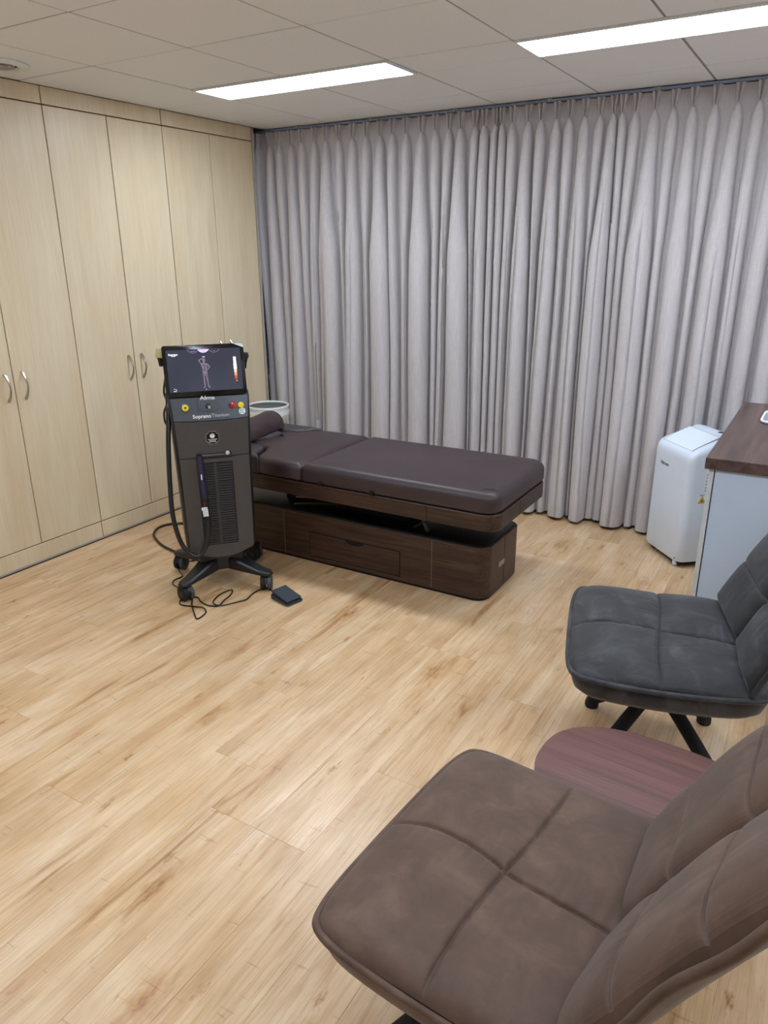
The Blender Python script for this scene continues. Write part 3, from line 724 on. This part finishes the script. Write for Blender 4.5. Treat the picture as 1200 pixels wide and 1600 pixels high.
# hand pieces parked at both sides of the screen
def handpiece(x, z, s, head, k):
    h = ob('handpiece', tube(catmull([(x, -.055, z-.05), (x+.004*s, -.06, z-.02), (x+.008*s, -.072, z)], 4), .012*k, 12), 'black_plastic', mc)
    ob('handpiece_head', prism([(q_[0]*k, q_[1]*k) for q_ in ((-.020, -.020), (.014, -.026), (.024, -.008), (.020, .018), (-.012, .022))], -.024*k, .024*k, .005, 2, axis='y'), head, h, (x+.004*s, -.07, z+.014), label='beige treatment head' if 'beige' in head else None)
handpiece(-.203, 1.215, -1, 'beige_plastic', 1)
handpiece(.188, 1.185, 1, 'black_plastic', .7)
flat('pale_corner', [(.140, .1195), (.176, .1195), (.186, .117), (.1895, .109), (.1895, .099)], 'paper_white', sn, .0002, .0006)  # flat pale patch over the upper right corner of the screen bezel
# hoses
hose = [(-.13, .06, 1.00), (-.185, .02, 1.02), (-.192, -.05, .985), (-.200, -.085, .90), (-.214, -.12, .778), (-.226, -.145, .593), (-.228, -.175, .444), (-.205, -.19, .313), (-.165, -.20, .245), (-.120, -.20, .232), (-.085, -.195, .280), (-.066, -.19, .360), (-.062, -.182, .451), (-.070, -.178, .586), (-.074, -.174, .682), (-.074, -.168, .742)]
hs = ob('hose', tube(catmull(hose, 8), .0118, 12), 'hose_black', mc)
ob('hose_sleeve', tube(catmull([(-.0745, -.1745, .740), (-.0745, -.1785, .682), (-.0705, -.183, .586), (-.067, -.185, .53)], 6), .0155, 12), 'purple_sleeve', hs)
ob('sleeve_print', box(-.0775, -.0725, -.1995, -.196, .625, .652, .0005, 1), 'white_print', hs)
ob('tag_tie', tube([(-.072, -.187, .510), (-.076, -.200, .495), (-.080, -.203, .483), (-.073, -.203, .480), (-.069, -.199, .495)], .0018, 6, True), 'red_tie', hs)
tg = ob('paper_tag', prism([(-.014, .022), (.014, .022), (.014, .010), (.016, .008), (.017, -.026), (-.008, -.026), (-.010, .006), (-.014, .008)], 0, .001), 'paper_white', hs, (-.075, -.204, .463), (PI/2, 0, .05), 'white paper tag')
for i in range(4): ob('tag_print', box(-.008, .012-.003*(i % 2), .012-.010*i, .0145-.010*i, .001, .0013), 'paper_ink', tg)
ob('side_cable', tube(catmull([(-.19, .02, 1.10), (-.205, .0, 1.03), (-.196, -.01, .98), (-.214, .0, .93), (-.214, .0, .88), (-.196, .01, .85)], 6), .005, 8), 'hose_black', mc)
pc = [(-2.80, 2.90, .22), (-3.0, 3.05, .10), (-3.25, 3.17, .02), (-3.42, 3.18, .009), (-3.50, 3.12, .009), (-3.512, 3.034, .009), (-3.459, 2.948, .009), (-3.381, 2.892, .009), (-3.267, 2.837, .009), (-3.156, 2.809, .009), (-3.06, 2.797, .009), (-2.97, 2.80, .01)]
ob('power_cable', tube(catmull([toloc(*p) for p in pc], 6), .0075, 8), 'hose_black', mc)

# foot pedal with its cord
fp = thing('foot_pedal', 'black foot pedal on the floor beside the machine', 'foot pedal', (-2.172, 2.643, 0), math.radians(-14))
def wedge(x0, x1, y0, y1, z0, za, zb_, r=.004):
    b = bmesh.new(); vs = [b.verts.new((x, y, z)) for x, zz in ((x0, za), (x1, zb_)) for y in (y0, y1) for z in (z0, zz)]
    for f in ((0, 1, 3, 2), (4, 6, 7, 5), (0, 4, 5, 1), (2, 3, 7, 6), (0, 2, 6, 4), (1, 5, 7, 3)): b.faces.new([vs[i] for i in f])
    bmesh.ops.bevel(b, geom=b.edges[:], offset=r, segments=2, affect='EDGES'); return b
ob('pedal_base', wedge(-.066, .072, -.050, .050, .002, .030, .016), 'pedal_slate', fp)
ob('treadle', wedge(-.066, .066, -.047, .047, .030, .046, .030), 'pedal_slate', fp, rot=(0, math.radians(4.5), 0))
ob('rubber_foot', box(-.05, .05, -.04, .04, .0005, .003), 'rubber', fp)
pcord = [(-2.238, 2.668), (-2.28, 2.677), (-2.334, 2.69), (-2.358, 2.667), (-2.361, 2.604), (-2.345, 2.536), (-2.368, 2.489), (-2.4, 2.43), (-2.428, 2.405), (-2.472, 2.429), (-2.498, 2.489), (-2.5, 2.549), (-2.484, 2.585), (-2.451, 2.534), (-2.429, 2.462), (-2.42, 2.41), (-2.469, 2.389), (-2.531, 2.403), (-2.58, 2.43),
         (-2.615, 2.40), (-2.629, 2.363), (-2.608, 2.333), (-2.578, 2.326), (-2.521, 2.343), (-2.467, 2.35), (-2.429, 2.333), (-2.411, 2.288), (-2.414, 2.256), (-2.458, 2.284), (-2.534, 2.344), (-2.60, 2.41), (-2.68, 2.452), (-2.72, 2.457), (-2.766, 2.466), (-2.808, 2.479), (-2.838, 2.517), (-2.835, 2.566), (-2.85, 2.59), (-2.907, 2.622), (-2.946, 2.651), (-2.985, 2.70), (-2.93, 2.78)]
a = math.radians(14); ca_, sa_ = math.cos(a), math.sin(a)
pts = []
for i, (x, y) in enumerate(pcord):
    dx, dy = x+2.172, y-2.643; pts.append((dx*ca_-dy*sa_, dx*sa_+dy*ca_, .0045+(.012 if i == 0 else 0)+(.0055 if i in (8, 14, 24, 29) else 0)))
ob('cord', tube(catmull(pts, 5), .0036, 6), 'hose_black', fp)

# ------------------------------------------------------------------ portable air conditioner
ang = math.atan2(-.275, .243)                      # front face runs along this direction
ac = thing('portable_air_conditioner', 'white portable air conditioner on castors between curtain and cabinet', 'air conditioner', (-.545, 4.262, 0), ang)
W2, D2 = .183, .147
def acr(z, ins=0, yf=-D2, r=.045): return [(x, y, z) for x, y in rrect(-W2+ins, W2-ins, yf+ins, D2-ins, r, 6)]
prof = [(.032, .018), (.036, .006), (.05, 0), (.30, 0), (.60, 0)]
b = loft([acr(z, i) for z, i in prof], True, False)
# sloping, curved crown: height rises towards the back
def crown(x, y):
    t = (y+D2)/(2*D2); return .640+.085*min(1, (t/.62))**.8 + (.006*math.sin(PI*max(0, (t-.62)/.38)))
bmesh.ops.delete(b, geom=[], context='VERTS')
ring0 = [v for v in b.verts if abs(v.co.z-.60) < 1e-5]
ring0 = ring0[:]
prev = ring0
base_pts = [v.co.copy() for v in ring0]
for k, (ins, dz) in enumerate(((0, -.030), (.002, -.016), (.008, -.005), (.018, 0), (.04, .002), (.08, .003), (.12, .003))):
    nw = []
    for p in base_pts:
        sx, sy = (W2-ins)/W2, (D2-ins)/D2; x, y = p.x*sx, p.y*sy; nw.append(b.verts.new((x, y, crown(x, y)+dz)))
    n = len(nw)
    for i in range(n): b.faces.new((prev[i], prev[(i+1) % n], nw[(i+1) % n], nw[i]))
    prev = nw
b.faces.new(prev)
body = ob('housing', b, 'white_plastic', ac, smooth=35)
def on_crown(pts, lift): return [(x, y, crown(x, y)+lift) for x, y in pts]
def strip(pts, wd, lift, mat, par, name):
    return ob(name, tube(on_crown(pts, lift), wd, 6), mat, par)
ls = lambda a, c, n=8: [(a[0]+(c[0]-a[0])*i/n, a[1]+(c[1]-a[1])*i/n) for i in range(n+1)]
lidp = [(-.140, -.118), (.140, -.118), (.140, .035), (-.140, .035)]
lb = bmesh.new(); G = [[lb.verts.new((-.140+.28*i/8, -.118+.153*j/8, crown(0, -.118+.153*j/8)+.0045)) for i in range(9)] for j in range(9)]
for j in range(8):
    for i in range(8): lb.faces.new((G[j][i], G[j][i+1], G[j+1][i+1], G[j+1][i]))
per = [G[0][i] for i in range(9)]+[G[j][8] for j in range(1, 9)]+[G[8][i] for i in range(7, -1, -1)]+[G[j][0] for j in range(7, 0, -1)]
low = [lb.verts.new(v_.co-Vector((0, 0, .006))) for v_ in per]
for i in range(len(per)): lb.faces.new((per[i], low[i], low[(i+1) % len(per)], per[(i+1) % len(per)]))
lid = ob('flap', lb, 'white_lid', ac)
for p, q in ((lidp[1], lidp[2]), (lidp[2], lidp[3]), (lidp[3], lidp[0])): strip(ls(p, q), .0016, .0035, 'logo_grey', lid, 'flap_gap')
ob('sensor_window', lathe([(.016, 0), (.016, .003), (.010, .004)], 20), 'gap_dark', ac, (.055, .098, crown(.055, .098)+.001))
text('logo_lettering', 'Hisense', .026, 'logo_grey', ac, (-.055, -D2-.0006, .545), (PI/2, 0, 0), .0006, bold=.0008)
ob('front_groove', box(-.118, -.116, -D2-.0008, -D2+.001, .10, .56), 'white_lid', ac)
ob('base_tray', loft([[(x, y, z) for x, y in rrect(-W2+.02, W2-.02, -D2+.02, D2-.02, .03)] for z in (.022, .034)]), 'black_matte', ac)
for x in (-.13, .13):
    for y in (-.10, .10):
        cst = ob('castor', tube([(x-.012, y, .017), (x+.012, y, .017)], .0165, 16), 'black_plastic', ac)
ob('castor_fork', box(.118, .142, -.135, -.118, .006, .034, .002, 1), 'white_plastic', ac)
ob('drain_plug', lathe([(.004, 0), (.003, .002)], 10), 'gap_dark', ac, (.150, -D2+.002, .055), (PI/2, 0, .6))
sx = W2+.0006
st = ob('warning_sticker', box(-.0004, .0006, -.026, .026, -.030, .030, .0001, 1), 'paper_white', ac, (W2, -.050, .402), label='white sticker with a yellow warning triangle')
ob('triangle_border', prism([(-.024, -.022), (.024, -.022), (0, .018)], .0006, .0009, axis='x'), 'warn_black', st, smooth=0)
ob('triangle_field', prism([(-.0215, -.0205), (.0215, -.0205), (0, .0155)], .0009, .0012, axis='x'), 'warn_yellow', st, smooth=0)
ob('warning_sign', prism([(.008*math.cos(PI/4*i)*(1 if i % 2 else .5), -.009+.008*math.sin(PI/4*i)*(1 if i % 2 else .5)) for i in range(8)], .0012, .0015, axis='x'), 'warn_black', st, smooth=0)
for i in range(2): ob('sticker_print', box(.0006, .0009, -.018, .012-.008*i, .020+.005*i, .0225+.005*i), 'paper_ink', st, smooth=0)
s2 = ob('rating_label', box(-.0004, .0006, -.022, .022, -.065, .065, .0001, 1), 'paper_white', ac, (W2, -.026, .503))
for i in range(6): ob('sticker_print', box(.0006, .0009, -.016, .014-.006*(i % 3), -.055+.018*i, -.051+.018*i), 'paper_ink', s2, smooth=0)
ob('side_grip', box(-.0004, .0012, -.03, .05, -.018, .018, .0005, 1), 'white_lid', ac, (W2, -.03, .595))

# ------------------------------------------------------------------ white cabinet with walnut top
cb = thing('cabinet', 'white cabinet with a walnut top beside the air conditioner', 'cabinet', (.06, 3.55, 0))
CX, CY = .06, 3.55
def cbx(x0, x1, y0, y1, z0, z1, bev=.001): return box(x0-CX, x1-CX, y0-CY, y1-CY, z0, z1, bev, 1)
ob('carcass', cbx(-.300, .44, 2.962, 4.14, .004, .884), 'cabinet_white', cb)
ob('side_panel', cbx(-.322, -.3045, 2.950, 4.15, .004, .886), 'cabinet_edge', cb)
ob('side_gap', cbx(-.3045, -.300, 2.975, 4.13, .01, .884, 0), 'gap_dark', cb)
ob('front_panel', cbx(-.300, .12, 2.950, 2.968, .004, .886), 'cabinet_white', cb)
ob('front_panel', cbx(.124, .44, 2.950, 2.968, .004, .886), 'cabinet_white', cb)
ob('worktop', cbx(-.338, .46, 2.933, 4.17, .886, .930, .002), 'walnut_top', cb)
ty = thing('tray', 'pale grey-blue rounded tray with a white rim on the walnut top', 'tray', (-.105, 3.80, .930))
ob('tray_floor', prism(rrect(-.115, .115, -.145, .145, .05, 8), .0005, .006, .002, 1), 'tray_glass', ty)
ob('rim', tube([(x, y, .009) for x, y in rrect(-.113, .113, -.143, .143, .05, 8)], .005, 8, True), 'white_print', ty)

# ------------------------------------------------------------------ swivel lounge chairs
SW, SX0, SX1, ZS = .336, -.300, .285, .440
def sq(t, n=7): return math.copysign(min(1, abs(t)), t)
def seat_outline(u, v, grow=0):
    """(u,v) in [-1,1]^2 to plan position with rounded corners; u: front(-1) to back, v: across"""
    k = 1-.075*abs(u*v)**6; x = u*k; y = v*k
    px = (SX0+SX1)/2+x*((SX1-SX0)/2+grow); py = y*(SW+grow)*(1-.02*(u+1)/2)
    px -= .006*(1-v*v)*(1 if u < 0 else 0)*abs(u)
    return px, py
def pil(t): return (1-abs(t)**5)**.55
def groove(t, w): return math.exp(-abs(t)/w)
def seat_z(u, v, dip):
    cu = u+.04-.05*math.sin(v*2.2); cv = v+.075+.03*math.sin(u*2.5)-(.07*math.sin(PI*min(1, -u)) if u < 0 else 0)
    e = pil(u)*pil(v); z = .052*e
    gu = .5*groove(cu, .24)+.5*groove(cu, .013); gv = .5*groove(cv, .22)+.5*groove(cv, .012)
    z -= dip*max(gu, gv)*(1+.15*min(gu, gv))*e
    pk = .0030*groove(cu, .16)*(1-groove(cu, .03))*max(0, noise.noise((v*16, 3.3, dip*90)))+.0030*groove(cv, .15)*(1-groove(cv, .03))*max(0, noise.noise((u*15, 8.3, dip*70)))
    z -= pk*e*2.6
    z -= .012*max(0, u-.2)**1.5
    z += .004*noise.noise((u*2.2, v*2.4, dip*50))*e
    return ZS+z
def edge_z(u, v): return ZS-.006*math.cos(u*2.6)*abs(v)**6+.010*(1 if u < 0 else 0)*0
# backrest
def back_c(s):
    """centre curve of the backrest front, s = distance along it from the seat"""
    a0 = math.radians(23)
    x = .250+s*math.sin(a0)+.15*s*s; z = .436+s*math.cos(a0)-.09*s*s
    return x, z
BL = .74
def back_half(s): return .318-.05*(s/BL)**1.5
def back_pt(s, v, off):
    x, z = back_c(s); x2, z2 = back_c(s+.005); t = Vector((x2-x, 0, z2-z)).normalized(); n = Vector((-t.z, 0, t.x))
    p = Vector((x, 0, z))+n*off; hw = back_half(s)
    e = s/BL; shrink = 1 if e < .85 else math.sqrt(max(0, 1-((e-.85)/.15)**2*.35))
    p += n*(.038*abs(v)**2.2)
    return Vector((p.x, v*hw*shrink, p.z))
SEAMS = (.185, .40, .60)
def back_off(s, v, dip):
    e = s/BL; ev = pil(v); es = (1-max(0, (e-.72)/.28)**4)**.5*min(1, (.35+s/.05)) if e < 1 else 0
    o = .070*ev*max(0, es)
    dg = (.7*groove(v+.06, .10)+.3*groove(v+.06, .025))*.040
    for q in SEAMS: dg += (groove((s-q)/.12, .10)*.25+groove((s-q)/.12, .02)*.32)*dip*(.65+.6*abs(v)**2)
    o -= dg*ev*max(0, es)
    for q in SEAMS: o -= .006*groove((s-q)/.12, .45)*(1-groove((s-q)/.12, .06))*max(0, noise.noise((v*11, q*31, 2.2)))*abs(v)**.7*ev
    o += .004*noise.noise((s*8, v*3, 4.4))*ev
    return o
def grid(fn, nu, nv, u0=-1, u1=1, v0=-1, v1=1):
    b = bmesh.new(); V = [[b.verts.new(fn(u0+(u1-u0)*i/nu, v0+(v1-v0)*j/nv)) for j in range(nv+1)] for i in range(nu+1)]
    for i in range(nu):
        for j in range(nv): b.faces.new((V[i][j], V[i][j+1], V[i+1][j+1], V[i+1][j]))
    return b, V
def border(n=56):
    o = []
    t = [-1+2*i/n for i in range(n)]
    o += [(a, -1) for a in t]+[(1, a) for a in t]+[(-a, 1) for a in t]+[(-1, -a) for a in t]; return o
def lounge_chair(mat, label, loc, rz, dip):
    c = thing('lounge_chair', label, 'chair', loc, rz, 'swivel lounge chairs')
    b, V = grid(lambda u, v: (*seat_outline(u, v), seat_z(u, v, dip)), 200, 200)
    ob('seat', b, mat, c, smooth=0)
    for p in c.children[-1].data.polygons: p.use_smooth = True
    bd_ = border()
    ob('seat_piping', tube([(*seat_outline(u, v, .004), edge_z(u, v)-.004) for u, v in bd_], .0085, 8, True), mat, c, smooth=60)
    rings = []
    for g, dz in ((.0, -.008), (-.002, -.03), (-.012, -.065), (-.035, -.092), (-.075, -.105), (-.14, -.110)):
        rings.append([(*seat_outline(u, v, g), edge_z(u, v)+dz) for u, v in bd_])
    ob('seat_shell', loft(rings, False, True), mat, c, smooth=60)
    # back
    n_s, n_v = 150, 100
    b, V = grid(lambda s, v: back_pt(s, v, back_off(s, v, dip*1.15)), n_s, n_v, .0, BL, -1, 1)
    ob('backrest', b, mat, c, smooth=0)
    for p in c.children[-1].data.polygons: p.use_smooth = True
    path = [(s, -1) for s in [BL*i/40 for i in range(41)]]+[(BL, -1+2*i/24) for i in range(1, 24)]+[(s, 1) for s in [BL*(40-i)/40 for i in range(41)]]
    ob('back_piping', tube([back_pt(s, v*1.012, -.004+.004*math.sin(s*26)) for s, v in path], .0095, 8), mat, c, smooth=60)
    def rearpt(s, v, o): 
        e = 1-abs(v)**4; return back_pt(s, v*(1-.04*(o > .02)), -.006-o*e**.5)
    b, V = grid(lambda s, v: back_pt(s, v, -.008-.044*(1-abs(v)**3.5)**.7*(1-.6*(s/BL)**4)), 40, 32, 0, BL, -1, 1)
    # close the bottom and the top of the shell towards the cushion
    for s_, row in ((0.0, V[0]), (BL, V[-1])):
        fr = [b.verts.new(back_pt(s_, -1+2*j/32, -.002)) for j in range(33)]
        for j in range(32): b.faces.new((row[j], row[j+1], fr[j+1], fr[j]))
    ob('back_shell', b, mat, c, smooth=60)
    # support block that joins seat and back below
    ob('back_joint', loft([[(x, y, z) for x, y in rrect(.12, .26, -.20, .20, .04)] for z in (.338, .36)]+[[(x+.05, y, .45) for x, y in rrect(.14, .24, -.19, .19, .04)]]), mat, c, smooth=60)
    # swivel base
    ob('swivel_post', lathe([(.055, .19), (.055, .240), (.032, .245), (.032, .30), (.085, .312), (.09, .334)], 24), 'black_matte', c, (-.0, 0, 0))
    for k in range(4):
        a_ = PI/4+PI/2*k; d = Vector((math.cos(a_), math.sin(a_), 0))
        lg = ob('leg', tube(catmull([d*.02+Vector((0, 0, .222)), d*.06+Vector((0, 0, .215)), d*.17+Vector((0, 0, .13)), d*.285+Vector((0, 0, .034))], 5), .0235, 12, flat=1.0), 'black_matte', c, smooth=50)
        ob('foot_cap', lathe([(.024, 0), (.026, .004), (.026, .020), (.022, .032)], 16), 'rubber', lg, tuple(d*.287))
    return c
lounge_chair('suede_brown', 'brown suede swivel lounge chair in the foreground', (-.372, 1.150, 0), math.radians(-4), .031)
lounge_chair('suede_grey', 'dark grey suede swivel lounge chair in front of the white cabinet', (-.321, 2.365, 0), math.radians(15), .0312)

# ------------------------------------------------------------------ oval side table
tb = thing('side_table', 'reddish wood oval side table between the two lounge chairs', 'side table', (-.205, 1.712, 0), math.radians(-4))
def sup(a_, b_, n=2.5, k=64): 
    return [(a_*math.copysign(abs(math.cos(t))**(2/n), math.cos(t)), b_*math.copysign(abs(math.sin(t))**(2/n), math.sin(t))) for t in [2*PI*i/k for i in range(k)]]
ob('table_top', prism(sup(.314, .213), .322, .340, .003, 2), 'red_oak', tb)
ob('pedestal', lathe([(.022, .015), (.022, .322)], 20), 'black_matte', tb)
ob('mounting_plate', lathe([(.08, .314), (.08, .3225)], 24), 'black_matte', tb)
ob('foot_plate', lathe([(.14, .001), (.14, .006), (.13, .010), (.03, .016)], 32), 'black_matte', tb)
